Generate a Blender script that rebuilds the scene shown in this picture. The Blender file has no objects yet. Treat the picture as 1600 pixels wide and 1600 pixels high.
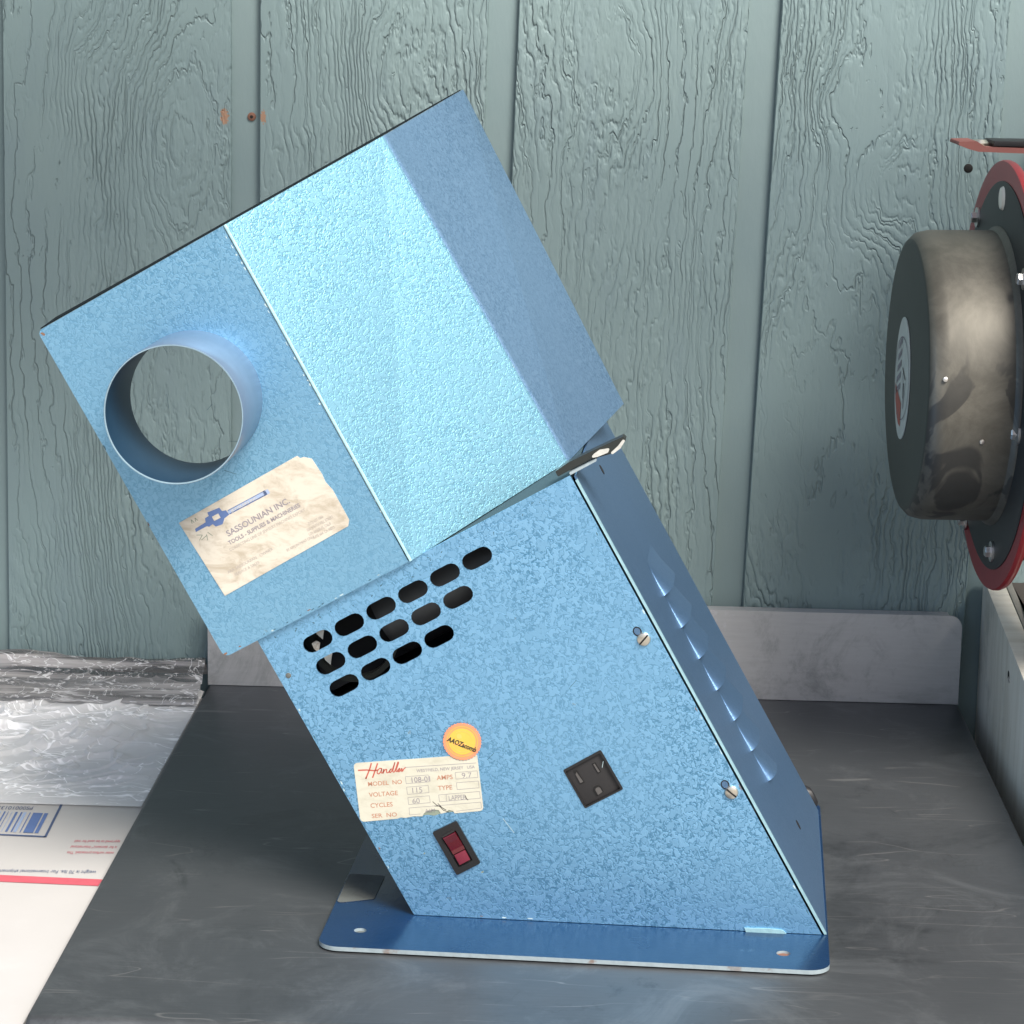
import bpy, math, random
import numpy as np
from mathutils import Vector, Matrix
random.seed(7)
sc = bpy.context.scene
col = sc.collection
R = math.radians

# ------------------------------------------------------------------ camera
cam_d = bpy.data.cameras.new('camera')
cam = bpy.data.objects.new('camera', cam_d); col.objects.link(cam)
YAW, PITCH, ROLL = -0.0316, 0.2029, 0.0182
fwd = Vector((math.sin(YAW)*math.cos(PITCH), math.cos(YAW)*math.cos(PITCH), -math.sin(PITCH)))
rt0 = Vector((math.cos(YAW), -math.sin(YAW), 0)); up0 = rt0.cross(fwd)
rt = rt0*math.cos(ROLL) + up0*math.sin(ROLL); up = -rt0*math.sin(ROLL) + up0*math.cos(ROLL)
mw = Matrix((rt, up, -fwd)).transposed().to_4x4(); mw.translation = Vector((.3825, -2.5861, .7161))
cam.matrix_world = mw
cam_d.sensor_width = 36; cam_d.lens = 94.5; cam_d.clip_start = .05; cam_d.clip_end = 500
sc.camera = cam

# ------------------------------------------------------------------ light
SUN_EL, SUN_AZ = R(48), R(31)        # azimuth measured to the right of "towards the camera"
sd = Vector((math.sin(SUN_AZ)*math.cos(SUN_EL), -math.cos(SUN_AZ)*math.cos(SUN_EL), math.sin(SUN_EL)))
w = bpy.data.worlds.new('World'); sc.world = w; w.use_nodes = True
nt = w.node_tree; bg = nt.nodes['Background']
sky = nt.nodes.new('ShaderNodeTexSky'); sky.sky_type = 'NISHITA'; sky.sun_disc = False
sky.sun_elevation = SUN_EL; sky.sun_rotation = math.atan2(sd.x, sd.y)
sky.air_density = 1.0; sky.dust_density = 3.0; sky.ozone_density = 1.0
nt.links.new(sky.outputs[0], bg.inputs[0]); bg.inputs[1].default_value = .115
sl = bpy.data.lights.new('sun', 'SUN'); sl.energy = 4.8; sl.angle = R(26); sl.color = (1, .95, .87)
so = bpy.data.objects.new('sun', sl); col.objects.link(so)
so.rotation_euler = (-sd).to_track_quat('-Z', 'Y').to_euler(); so.location = (1, -4, 4)
sc.view_settings.view_transform = 'Standard'; sc.view_settings.look = 'None'
sc.view_settings.exposure = .5; sc.view_settings.gamma = 1

# ------------------------------------------------------------------ material helpers
class NT:
    def __init__(s, name):
        s.m = bpy.data.materials.new(name); s.m.use_nodes = True
        s.t = s.m.node_tree; s.b = s.t.nodes['Principled BSDF']
    def n(s, typ, **kw):
        nd = s.t.nodes.new(typ)
        for k, v in kw.items():
            if k.startswith('i_'):
                key = k[2:]; key = int(key) if key.isdigit() else key.replace('_', ' ')
                inp = nd.inputs[key]
                if isinstance(v, bpy.types.NodeSocket): s.t.links.new(v, inp)
                else: inp.default_value = v
            else: setattr(nd, k, v)
        return nd
    def coord(s, kind='Object'): return s.n('ShaderNodeTexCoord').outputs[kind]
    def pos(s): return s.n('ShaderNodeNewGeometry').outputs['Position']
    def mapping(s, vec, scale=(1,1,1), rot=(0,0,0), loc=(0,0,0)):
        return s.n('ShaderNodeMapping', i_Vector=vec, i_Scale=scale, i_Rotation=rot, i_Location=loc).outputs[0]
    def noise(s, vec, scale, detail=2, rough=.5, dist=0):
        return s.n('ShaderNodeTexNoise', i_Vector=vec, i_Scale=scale, i_Detail=detail, i_Roughness=rough, i_Distortion=dist).outputs['Fac']
    def math(s, op, a, b=0.0, c=0.0, clamp=False):
        nd = s.n('ShaderNodeMath', operation=op, use_clamp=clamp)
        for i, v in enumerate((a, b, c)):
            if isinstance(v, bpy.types.NodeSocket): s.t.links.new(v, nd.inputs[i])
            else: nd.inputs[i].default_value = v
        return nd.outputs[0]
    def rng(s, v, a, b, c=0., d=1., smooth=True):
        nd = s.n('ShaderNodeMapRange', interpolation_type='SMOOTHSTEP' if smooth else 'LINEAR')
        s.t.links.new(v, nd.inputs[0])
        for i, q in enumerate((a, b, c, d)): nd.inputs[i+1].default_value = q
        return nd.outputs[0]
    def mix(s, f, a, b, blend='MIX'):
        nd = s.n('ShaderNodeMix', data_type='RGBA', blend_type=blend)
        for i, v in ((0, f), (6, a), (7, b)):
            if isinstance(v, bpy.types.NodeSocket): s.t.links.new(v, nd.inputs[i])
            else: nd.inputs[i].default_value = v if i == 0 else (*v[:3], 1)
        return nd.outputs[2]
    def bump(s, h, strength=.5, dist=.001, prev=None):
        nd = s.n('ShaderNodeBump', i_Height=h, i_Strength=strength, i_Distance=dist)
        if prev: s.t.links.new(prev, nd.inputs['Normal'])
        s.t.links.new(nd.outputs[0], s.b.inputs['Normal']); return nd.outputs[0]
    def set(s, **kw):
        for k, v in kw.items():
            inp = s.b.inputs[k.replace('_', ' ')]
            if isinstance(v, bpy.types.NodeSocket): s.t.links.new(v, inp)
            elif k in ('Base_Color', 'Coat_Tint', 'Specular_Tint'): inp.default_value = (*v[:3], 1)
            else: inp.default_value = v
        return s.m
def plain(name, c, rough=.5, metal=0, **kw):
    k = NT(name); o = k.coord()
    f = k.noise(o, 60, 4, .6)
    cc = k.mix(f, [x*.82 for x in c], [min(1, x*1.12) for x in c])
    return k.set(Base_Color=cc, Roughness=rough, Metallic=metal, **kw)

def hammertone(name, light, dark, contrast=1., rough=.42, metal=.82, wear=True):
    k = NT(name); o = k.coord()
    wob = k.n('ShaderNodeTexNoise', i_Vector=o, i_Scale=330., i_Detail=1.)
    v = k.n('ShaderNodeMixRGB', blend_type='LINEAR_LIGHT', i_0=.0022, i_1=o, i_2=wob.outputs['Color']).outputs[0]
    n1 = k.noise(v, 262, .8, .5, .35)
    n2 = k.noise(v, 420, 1, .5)
    worm = k.math('ABSOLUTE', k.math('SUBTRACT', n1, .5))
    crack = k.rng(worm, .0, .085, 0, 1)
    cells = k.rng(n1, .40, .62, 0, 1)
    f = k.math('ADD', k.math('MULTIPLY', crack, .80), k.math('MULTIPLY', cells, .20))
    big = k.noise(o, 5, 3, .6)
    zone = k.rng(k.noise(o, 6.5, 3, .55), .32, .66, .5, 1.)
    ff = k.math('ADD', k.math('MULTIPLY', k.math('SUBTRACT', f, .78), zone), .78)
    f2 = k.math('ADD', k.math('MULTIPLY', ff, contrast), (1-contrast)*.72)
    c = k.mix(f2, dark, light)
    c = k.mix(k.rng(big, .35, .7, 0, .14), c, [x*.8 for x in light])
    if wear:   # faint rub marks and tiny chips
        sp = k.rng(k.noise(o, 90, 3, .7), .735, .78, 0, .5)
        c = k.mix(sp, c, (.30, .33, .30))
    h = k.math('ADD', k.math('MULTIPLY', f, .8), k.math('MULTIPLY', n2, .5))
    k.bump(k.math('MULTIPLY', h, zone), .22*contrast+.06, .0008)
    r = k.math('ADD', rough-.06, k.math('MULTIPLY', big, .14))
    return k.set(Base_Color=c, Roughness=r, Metallic=metal, Coat_Weight=.25, Coat_Roughness=.22)

M = {}
M['hammer'] = hammertone('blue_hammertone', (.28, .57, .85), (.062, .22, .385), .92)
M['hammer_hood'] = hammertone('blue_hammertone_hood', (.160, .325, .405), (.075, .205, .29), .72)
M['hammer_soft'] = hammertone('blue_hammertone_fine', (.27, .53, .74), (.10, .29, .47), .72, .46)
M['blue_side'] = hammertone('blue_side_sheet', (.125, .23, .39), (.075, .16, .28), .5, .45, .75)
M['pipe_rim'] = plain('pipe_rim_metal', (.26, .38, .46), .5, .3)
M['pipe_in'] = plain('dark_pipe_bore', (.015, .048, .095), .4, .3)
M['blue_pipe'] = plain('blue_pipe_paint', (.15, .215, .32), .42, .3, Coat_Weight=.3)

def m_base():
    k = NT('blue_base_plate'); o = k.coord()
    c = k.mix(k.noise(o, 8, 4, .6), (.003, .020, .062), (.006, .030, .085))
    c = k.mix(k.rng(k.noise(o, 40, 5, .7), .62, .75, 0, .5), c, (.03, .07, .13))
    k.bump(k.noise(o, 300, 2), .15, .0006)
    return k.set(Base_Color=c, Roughness=k.rng(k.noise(o, 14, 4), .3, .7, .16, .30), Metallic=.0, Specular_IOR_Level=.28, Coat_Weight=.10, Coat_Roughness=.12)
M['base'] = m_base()
def m_edge(name, pale, rust=.62):
    k = NT(name); o = k.coord()
    f = k.rng(k.noise(k.mapping(o, (1, 1, 1)), 28, 5, .65), rust, rust+.08)
    c = k.mix(f, pale, (.22, .11, .06))
    c = k.mix(k.noise(o, 200, 3), c, [x*.7 for x in pale])
    k.bump(k.noise(o, 160, 4), .5, .001)
    return k.set(Base_Color=c, Roughness=.45, Metallic=.25)
M['raw_edge'] = m_edge('worn_pale_edge', (.38, .46, .50), .56)
M['worn_glint_fold'] = m_edge('worn_glint_edge', (.34, .56, .63), .66)  # worn pale paint; on the hood crease it also paints the ridge highlight
M['worn_steel'] = m_edge('worn_grey_steel', (.62, .62, .58), .56)
M['dark_steel'] = plain('dark_oiled_steel', (.035, .04, .038), .45, .5)
M['motor'] = plain('motor_grey', (.10, .105, .11), .5, .5)
M['black_in'] = plain('black_interior', (.012, .013, .016), .7)
M['black_plastic'] = plain('black_plastic', (.013, .013, .014), .38)
M['grey_plastic'] = plain('outlet_face_plastic', (.020, .019, .020), .45)
M['contact'] = plain('worn_contact_grey', (.085, .08, .078), .45)
M['void'] = plain('slot_black', (.004, .004, .004), .8)
M['red_plastic'] = plain('red_rocker_plastic', (.085, .005, .010), .22, 0, Coat_Weight=.6)
M['red_plastic2'] = plain('red_lens_plastic', (.15, .018, .035), .4)
M['screw'] = plain('zinc_screw', (.62, .58, .50), .28, .9)
M['rustspot'] = plain('rusty_hole_rim', (.19, .09, .06), .8)
M['white_print'] = plain('white_mark', (.8, .8, .78), .5)

def m_paper(name, base, stain, rough=.5, amount=.5):
    k = NT(name); o = k.coord()
    n = k.noise(k.mapping(o, (1, 1, 2.2), (0, R(20), 0)), 38, 6, .68, .6)
    c = k.mix(k.rng(n, .42, .72, 0, amount), base, stain)
    c = k.mix(k.rng(k.noise(o, 130, 5, .7), .55, .75, 0, amount*.5), c, [x*.75 for x in stain])
    k.bump(n, .25, .0006)
    return k.set(Base_Color=c, Roughness=rough)
M['paper'] = m_paper('stained_cream_sticker', (.54, .50, .43), (.33, .28, .21), .5, .85)
M['label'] = m_paper('cream_rating_label', (.52, .505, .42), (.39, .37, .29), .4, .6)
M['ink_red'] = plain('faded_red_ink', (.42, .10, .07), .6)
M['ink_brown'] = plain('faded_brown_ink', (.40, .19, .12), .6)
M['ink_grey'] = plain('faded_grey_ink', (.24, .22, .24), .6)
M['ink_lgrey'] = plain('pale_grey_ink', (.36, .32, .29), .6)
M['ink_black'] = plain('black_ink', (.03, .025, .02), .6)
M['ink_blue'] = plain('faded_blue_ink', (.09, .15, .33), .6)
M['ink_pinkred'] = plain('print_red', (.50, .09, .12), .6)
M['ink_navy'] = plain('print_navy', (.06, .09, .18), .6)
M['ink_pale_blue'] = plain('print_pale_blue', (.30, .38, .55), .6)
M['orange'] = plain('orange_sticker', (.76, .25, .13), .45)
M['yellow'] = plain('yellow_sticker', (.60, .41, .07), .35)
M['orange2'] = plain('orange_sticker_ring', (.80, .42, .10), .45)
M['grime'] = plain('peeled_glue_grime', (.20, .24, .19), .8)
M['tape'] = m_paper('grey_tape', (.10, .11, .105), (.055, .058, .055), .8, .7)

def m_steel(name, c1, c2, rough, metal, scratch=1., speck=0., coat=0.):
    k = NT(name); o = k.pos()
    cloud = k.noise(o, 3.2, 5, .6, .8)
    c = k.mix(cloud, c1, c2)
    fine = k.noise(k.mapping(o, (4, 40, 40)), 9, 4, .6)
    c = k.mix(k.math('MULTIPLY', fine, .35), c, [x*1.5 for x in c2])
    # smudges
    sm = k.rng(k.noise(k.mapping(o, (1, .55, 1), (0, 0, .4)), 9, 6, .72, 1.6), .60, .74, 0, .55)
    c = k.mix(sm, c, [x*.55 for x in c1])
    # long fine scratches : narrow iso-lines of a stretched noise, masked
    scr = None
    for rot, sx, sy, seed in ((.35, 1.2, 7, 0), (-.6, 1.0, 6, 3.3), (1.15, 1.3, 8, 9.1), (-.05, .7, 9, 5.7)):
        nn = k.noise(k.mapping(o, (sx, sy, 1), (0, 0, rot), (seed, seed, 0)), 1.6, 3, .5, .2)
        ln = k.rng(k.math('ABSOLUTE', k.math('SUBTRACT', nn, .5)), 0, .0035, 1, 0)
        mk = k.rng(k.noise(o, 5+seed, 2), .54, .62, 0, 1)
        ln = k.math('MULTIPLY', ln, mk)
        scr = ln if scr is None else k.math('MAXIMUM', scr, ln)
    c = k.mix(k.math('MULTIPLY', scr, .32*scratch), c, (.34, .33, .32))
    dk = k.rng(k.math('ABSOLUTE', k.math('SUBTRACT', k.noise(k.mapping(o, (1, 1, 1), (0, 0, .9), (7, 2, 0)), 4.5, 5, .62), .5)), 0, .006, 1, 0)
    dk = k.math('MULTIPLY', dk, k.rng(k.noise(o, 7.7, 2), .55, .64, 0, 1))
    c = k.mix(k.math('MULTIPLY', dk, .16*scratch), c, (.02, .02, .02))
    sc2 = k.rng(k.noise(k.mapping(o, (1, 1, 1), (0, 0, -.3), (4, 9, 1)), 7.5, 8, .78, 1.2), .48, .70, 0, .55)
    dk2 = k.rng(k.noise(k.mapping(o, (1, 1, 1), (0, 0, .8), (1, 3, 1)), 4.2, 7, .72, .8), .52, .70, 0, .5)
    c = k.mix(dk2, c, [x*.45 for x in c1])
    c = k.mix(sc2, c, (.16, .17, .178))
    if speck:
        sp = k.rng(k.noise(o, 120, 4, .7), .54, .7, 0, speck)
        c = k.mix(k.math('MULTIPLY', sp, k.rng(k.noise(o, 7, 2), .45, .6)), c, (.62, .62, .66))
    k.bump(k.math('ADD', k.noise(o, 2.2, 2), k.math('MULTIPLY', fine, .05)), .12, .01)
    r = k.math('ADD', rough, k.math('MULTIPLY', k.math('SUBTRACT', cloud, .5), .25))
    return k.set(Base_Color=c, Roughness=r, Metallic=metal, Coat_Weight=coat, Coat_Roughness=.3)
M['bench'] = m_steel('dark_bench_steel', (.046, .053, .060), (.095, .100, .106), .44, .55, 1.2)
M['splash'] = m_steel('bright_backsplash_steel', (.37, .375, .385), (.50, .50, .505), .45, .4, .4, .5)

def m_siding():
    k = NT('painted_rough_siding'); P = k.pos()
    oi = k.n('ShaderNodeObjectInfo').outputs['Random']
    off = k.n('ShaderNodeCombineXYZ', i_X=k.math('MULTIPLY', oi, 37.), i_Y=0., i_Z=k.math('MULTIPLY', oi, 53.)).outputs[0]
    o = k.n('ShaderNodeVectorMath', operation='ADD', i_0=P, i_1=off).outputs[0]
    sx = k.n('ShaderNodeSeparateXYZ', i_Vector=o).outputs
    big = k.noise(k.mapping(o, (4.6, 1, 1.1)), 1., 1.5, .5)            # cathedral figure
    mid = k.noise(k.mapping(o, (26, 1, 9.0)), 1., 4, .65)
    sm = k.noise(k.mapping(o, (70, 1, 26)), 1., 3, .6)
    base = k.math('ADD', k.math('MULTIPLY', sx['X'], 58), k.math('MULTIPLY', big, 17))
    sp0 = k.n('ShaderNodeSeparateXYZ', i_Vector=P).outputs
    for kx, kz, rx, rz, amp in ((-.045, .545, .045, .095, 3.4), (-.12, .60, .03, .05, 1.8), (.645, .50, .045, .05, 2.6), (.60, .585, .03, .04, 1.8), (.40, .62, .03, .07, -1.6), (.17, .60, .03, .06, 1.6)):
        ex = k.math('DIVIDE', k.math('SUBTRACT', sp0['X'], kx), rx); ez = k.math('DIVIDE', k.math('SUBTRACT', sp0['Z'], kz), rz)
        q = k.math('ADD', k.math('MULTIPLY', ex, ex), k.math('MULTIPLY', ez, ez))
        base = k.math('ADD', base, k.math('MULTIPLY', k.math('EXPONENT', k.math('MULTIPLY', q, -1.)), amp))
    def lines(freq, width, wob1, wob2):
        f = k.math('ADD', k.math('MULTIPLY', base, freq), k.math('ADD', k.math('MULTIPLY', mid, wob1), k.math('MULTIPLY', sm, wob2)))
        d = k.math('ABSOLUTE', k.math('SUBTRACT', k.math('FRACT', f), .5))
        return d
    thick = k.rng(k.noise(k.mapping(o, (14, 1, 9)), 1., 3, .6), .3, .7, .2, 1.)
    d1 = lines(1., 1, 2.6, 1.0); c1 = k.rng(d1, 0, .085, 1, 0)
    c1 = k.math('MULTIPLY', c1, k.rng(k.noise(k.mapping(o, (9, 1, 4.5)), 1., 3, .65), .40, .54))
    d2 = lines(2.3, 1, 4.5, 2.2); c2 = k.rng(d2, 0, .26, 1, 0)
    mask2 = k.rng(k.noise(k.mapping(o, (7, 1, 2.6), (0, 0, 0), (3, 0, 5)), 1., 3, .6), .38, .58)
    c2 = k.math('MULTIPLY', k.math('MULTIPLY', c2, mask2), thick)
    # short broken checks in smoother zones
    n3 = k.noise(k.mapping(o, (95, 1, 38)), 1., 4, .7, .6)
    c3 = k.math('MULTIPLY', k.rng(n3, .64, .70), .55)
    crack = k.math('MAXIMUM', k.math('MULTIPLY', c1, .85), k.math('MAXIMUM', k.math('MULTIPLY', c2, .75), c3))
    # ridge relief: sawtooth-like slabs between cracks
    slab = k.math('MULTIPLY', d2, mask2)
    grain = k.noise(k.mapping(o, (240, 1, 30)), 1., 3, .6)
    h = k.math('SUBTRACT', k.math('ADD', k.math('MULTIPLY', slab, .8), k.math('ADD', k.math('MULTIPLY', grain, .12), k.math('MULTIPLY', mid, .5))), k.math('MULTIPLY', crack, .9))
    paint = k.mix(k.noise(P, 2.1, 4, .6), (.158, .230, .246), (.232, .306, .303))
    paint = k.mix(k.rng(k.noise(k.mapping(P, (3, 1, 1)), 6, 5, .7), .45, .8, 0, .35), paint, (.165, .228, .262))
    paint = k.mix(k.math('MULTIPLY', k.math('MULTIPLY', k.math('POWER', crack, 2.2), k.rng(k.noise(P, 5.5, 3), .35, .65, .35, 1.)), .30), paint, (.06, .078, .078))
    # worn bare spot left and right of the screw
    def spot(x, z, rx, rz):
        s2 = k.n('ShaderNodeSeparateXYZ', i_Vector=P).outputs
        dx = k.math('DIVIDE', k.math('SUBTRACT', s2['X'], x), rx); dz = k.math('DIVIDE', k.math('SUBTRACT', s2['Z'], z), rz)
        d = k.math('ADD', k.math('MULTIPLY', dx, dx), k.math('MULTIPLY', dz, dz))
        d = k.math('ADD', d, k.math('MULTIPLY', k.math('SUBTRACT', k.noise(P, 260, 4, .75), .5), 4.5))
        return k.rng(d, .5, .9, 1, 0)
    s = k.math('MAXIMUM', spot(.0155, .563, .0045, .0085), spot(.0525, .562, .003, .008))
    paint = k.mix(k.math('MULTIPLY', s, .8), paint, (.34, .17, .09))
    h = k.math('MULTIPLY', h, k.rng(k.noise(P, 4.5, 3, .6), .38, .62, .42, 1.))
    k.bump(h, .85, .0024)
    return k.set(Base_Color=paint, Roughness=.62, Specular_IOR_Level=.35)
M['siding'] = m_siding()
def m_groove():
    k = NT('smooth_groove_paint'); P = k.pos()
    c = k.mix(k.noise(P, 5, 5, .65), (.165, .234, .250), (.222, .292, .293))
    k.bump(k.noise(k.mapping(P, (60, 1, 20)), 3, 5, .6), .25, .0012)
    return k.set(Base_Color=c, Roughness=.6, Specular_IOR_Level=.35)
M['groove'] = m_groove()

def m_board():
    k = NT('whitewashed_board'); P = k.pos()
    g = k.noise(k.mapping(P, (1, 45, 5)), 1., 5, .65, .5)
    c = k.mix(k.rng(g, .35, .7), (.86, .83, .74), (.72, .68, .58))
    c = k.mix(k.rng(k.noise(P, 11, 5, .7), .55, .72, 0, .5), c, (.42, .42, .36))
    k.bump(g, .3, .001)
    return k.set(Base_Color=c, Roughness=.55)
M['board'] = m_board()
M['board_grey'] = plain('weathered_board_edge', (.28, .27, .24), .75)
M['brown_top'] = plain('dark_brown_shelf', (.075, .06, .052), .6)

def m_drum():
    k = NT('dusty_drum_steel'); P = k.pos()
    n = k.noise(P, 16, 7, .72, .6)
    c = k.mix(k.rng(n, .3, .7), (.085, .080, .066), (.150, .141, .118))
    st = k.rng(k.noise(k.mapping(P, (1.2, 1, 1.), (0, .6, 0), (1.3, .4, .2)), 11, 4, .62, 1.2), .52, .57, 0, .8)
    s = k.n('ShaderNodeSeparateXYZ', i_Vector=P).outputs['Z']
    st = k.math('MULTIPLY', st, k.rng(s, .42, .36, .10, 1))
    c = k.mix(st, c, (.035, .035, .034))
    k.bump(k.noise(P, 90, 4), .12, .001)
    return k.set(Base_Color=c, Roughness=k.math('ADD', .40, k.math('MULTIPLY', n, .2)), Metallic=.4)
M['drum'] = m_drum()
M['drum_face'] = plain('dark_drum_face', (.045, .048, .042), .5, .3)
M['red_paint'] = plain('red_flange_paint', (.30, .010, .018), .42, 0, Coat_Weight=.2)
M['red_dusty'] = plain('dusty_red_arm', (.27, .10, .085), .7)
M['dark_disc'] = plain('dark_grey_flange', (.035, .038, .038), .5, .3)
M['rubber'] = plain('black_hose_rubber', (.015, .015, .017), .5)
M['zinc'] = plain('zinc_bolt', (.65, .64, .62), .3, .9)

def m_mail():
    k = NT('white_carton'); P = k.pos()
    c = k.mix(k.noise(P, 9, 5, .65), (.42, .405, .395), (.47, .455, .445))
    c = k.mix(k.rng(k.noise(P, 22, 6, .7), .56, .74, 0, .28), c, (.50, .50, .49))
    k.bump(k.noise(P, 7, 3), .3, .006)
    return k.set(Base_Color=c, Roughness=.42)
M['mail'] = m_mail()
def m_film():
    k = NT('clear_plastic_film')
    t = k.t; t.nodes.remove(k.b); out = t.nodes['Material Output']
    P = k.pos()
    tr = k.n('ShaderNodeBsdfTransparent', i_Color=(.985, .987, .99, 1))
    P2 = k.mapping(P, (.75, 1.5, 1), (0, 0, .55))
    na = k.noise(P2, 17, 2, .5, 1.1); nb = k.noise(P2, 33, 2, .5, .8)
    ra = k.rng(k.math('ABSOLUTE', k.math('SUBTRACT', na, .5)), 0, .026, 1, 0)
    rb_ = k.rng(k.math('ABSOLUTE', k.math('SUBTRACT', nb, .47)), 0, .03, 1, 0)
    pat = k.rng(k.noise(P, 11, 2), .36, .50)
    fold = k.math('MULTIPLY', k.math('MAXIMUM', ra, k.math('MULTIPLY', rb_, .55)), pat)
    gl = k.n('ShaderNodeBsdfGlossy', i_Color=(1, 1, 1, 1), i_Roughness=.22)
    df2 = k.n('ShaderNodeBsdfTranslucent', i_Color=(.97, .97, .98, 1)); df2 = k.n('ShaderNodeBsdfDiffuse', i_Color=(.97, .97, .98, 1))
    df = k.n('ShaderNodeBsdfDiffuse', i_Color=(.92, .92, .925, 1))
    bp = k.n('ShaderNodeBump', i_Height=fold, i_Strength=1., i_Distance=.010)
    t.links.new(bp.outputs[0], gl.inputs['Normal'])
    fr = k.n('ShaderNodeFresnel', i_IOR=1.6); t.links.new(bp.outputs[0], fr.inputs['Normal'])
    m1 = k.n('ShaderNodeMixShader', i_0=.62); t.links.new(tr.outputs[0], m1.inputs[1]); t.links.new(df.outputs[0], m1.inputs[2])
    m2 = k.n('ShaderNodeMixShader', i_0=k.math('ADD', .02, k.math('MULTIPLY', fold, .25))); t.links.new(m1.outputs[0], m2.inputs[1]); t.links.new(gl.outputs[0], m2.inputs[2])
    m3 = k.n('ShaderNodeMixShader', i_0=k.math('MULTIPLY', k.math('POWER', fold, 1.4), 1.6, clamp=True))  # white diffuse along the folds paints in the film's highlights
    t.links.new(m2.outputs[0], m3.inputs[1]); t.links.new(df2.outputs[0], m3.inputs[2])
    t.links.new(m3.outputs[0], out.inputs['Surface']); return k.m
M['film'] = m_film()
M['floor'] = plain('concrete_floor', (.34, .33, .31), .85)
M['shade_slab'] = plain('added_shade_boards', (.10, .10, .095), .8)

# ------------------------------------------------------------------ object helpers
def prop(o, label=None, cat=None, kind=None, group=None):
    if label: o['label'] = label
    if cat: o['category'] = cat
    if kind: o['kind'] = kind
    if group: o['group'] = group
    return o
def empty(name, loc=(0, 0, 0), rz=0, **kw):
    o = bpy.data.objects.new(name, None); col.objects.link(o); o.location = loc; o.rotation_euler = (0, 0, rz)
    o.empty_display_size = .05
    return prop(o, **kw)
def link(name, me, mats, parent=None):
    o = bpy.data.objects.new(name, me); col.objects.link(o)
    for m in (mats if isinstance(mats, (list, tuple)) else [mats]): me.materials.append(m)
    o.parent = parent
    return o
def mesh(name, v, f, mats, parent=None, smooth=False, mi=None, bevel=0, seg=2):
    me = bpy.data.meshes.new(name); me.from_pydata([tuple(p) for p in v], [], f); me.update()
    import bmesh
    bm = bmesh.new(); bm.from_mesh(me); bmesh.ops.recalc_face_normals(bm, faces=bm.faces)
    if bevel:
        bmesh.ops.bevel(bm, geom=bm.edges[:], offset=bevel, segments=seg, affect='EDGES', profile=.7, clamp_overlap=True)
    bm.to_mesh(me); bm.free()
    if mi and not bevel:
        for p, i in zip(me.polygons, mi): p.material_index = i
    if smooth or bevel: me.shade_smooth()
    if bevel: me.set_sharp_from_angle(angle=R(35))
    return link(name, me, mats, parent)
ident = lambda x, y, z: (x, y, z)
def box(name, a, b, mat, parent=None, fn=ident, bevel=0, seg=2):
    v = [fn(x, y, z) for z in (a[2], b[2]) for y in (a[1], b[1]) for x in (a[0], b[0])]
    f = [(0,1,3,2), (4,5,7,6), (0,1,5,4), (2,3,7,6), (0,2,6,4), (1,3,7,5)]
    return mesh(name, v, f, mat, parent, bevel=bevel, seg=seg)
def prism(name, poly, d0, d1, mat, parent=None, fn=ident, bevel=0, smooth=False):
    """poly in the first and third coordinates, extruded along the second"""
    n = len(poly)
    v = [fn(p[0], d0, p[1]) for p in poly] + [fn(p[0], d1, p[1]) for p in poly]
    f = [tuple(range(n)), tuple(range(n, 2*n))] + [(i, (i+1) % n, (i+1) % n + n, i+n) for i in range(n)]
    return mesh(name, v, f, mat, parent, bevel=bevel, smooth=smooth)
def rounded(pts, r, seg=5):
    out = []; n = len(pts)
    rs = r if isinstance(r, (list, tuple)) else [r]*n
    for i in range(n):
        p0, p1, p2 = Vector(pts[i-1]), Vector(pts[i]), Vector(pts[(i+1) % n]); rr = rs[i]
        if rr <= 0: out.append(tuple(p1)); continue
        a = (p0-p1).normalized(); b = (p2-p1).normalized()
        ang = a.angle(b); d = rr/math.tan(ang/2); c = p1 + (a+b).normalized()*rr/math.sin(ang/2)
        s, e = p1+a*d - c, p1+b*d - c
        for k in range(seg+1):
            t = k/seg; th = s.angle(e)
            q = (s*math.sin((1-t)*th) + e*math.sin(t*th))/math.sin(th) if th > 1e-4 else s
            out.append(tuple(c+q))
    return out
def filled(name, loops, thick, mat, parent, xf):
    """flat plate with holes: loops of (x, y), extruded, then transformed by xf(x, y, z)"""
    cu = bpy.data.curves.new(name, 'CURVE'); cu.dimensions = '2D'; cu.fill_mode = 'BOTH'; cu.extrude = thick/2
    for lp in loops:
        s = cu.splines.new('POLY'); s.points.add(len(lp)-1)
        for p, q in zip(s.points, lp): p.co = (q[0], q[1], 0, 1)
        s.use_cyclic_u = True
    tmp = bpy.data.objects.new('tmp', cu); col.objects.link(tmp)
    me = bpy.data.meshes.new_from_object(tmp); bpy.data.objects.remove(tmp); me.name = name
    for v in me.vertices: v.co = xf(*v.co)
    me.update(); me.materials.clear()
    return link(name, me, mat, parent)
def text_mesh(s, size, shear=0, sx=1, align='LEFT', bold=0):
    cu = bpy.data.curves.new('t', 'FONT'); cu.body = s; cu.size = size; cu.shear = shear; cu.align_x = align; cu.resolution_u = 3
    cu.offset = bold
    tmp = bpy.data.objects.new('tmp', cu); col.objects.link(tmp)
    me = bpy.data.meshes.new_from_object(tmp); bpy.data.objects.remove(tmp)
    V = [(v.co.x*sx, v.co.y) for v in me.vertices]; F = [tuple(p.vertices) for p in me.polygons]
    bpy.data.meshes.remove(me); return V, F
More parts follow.
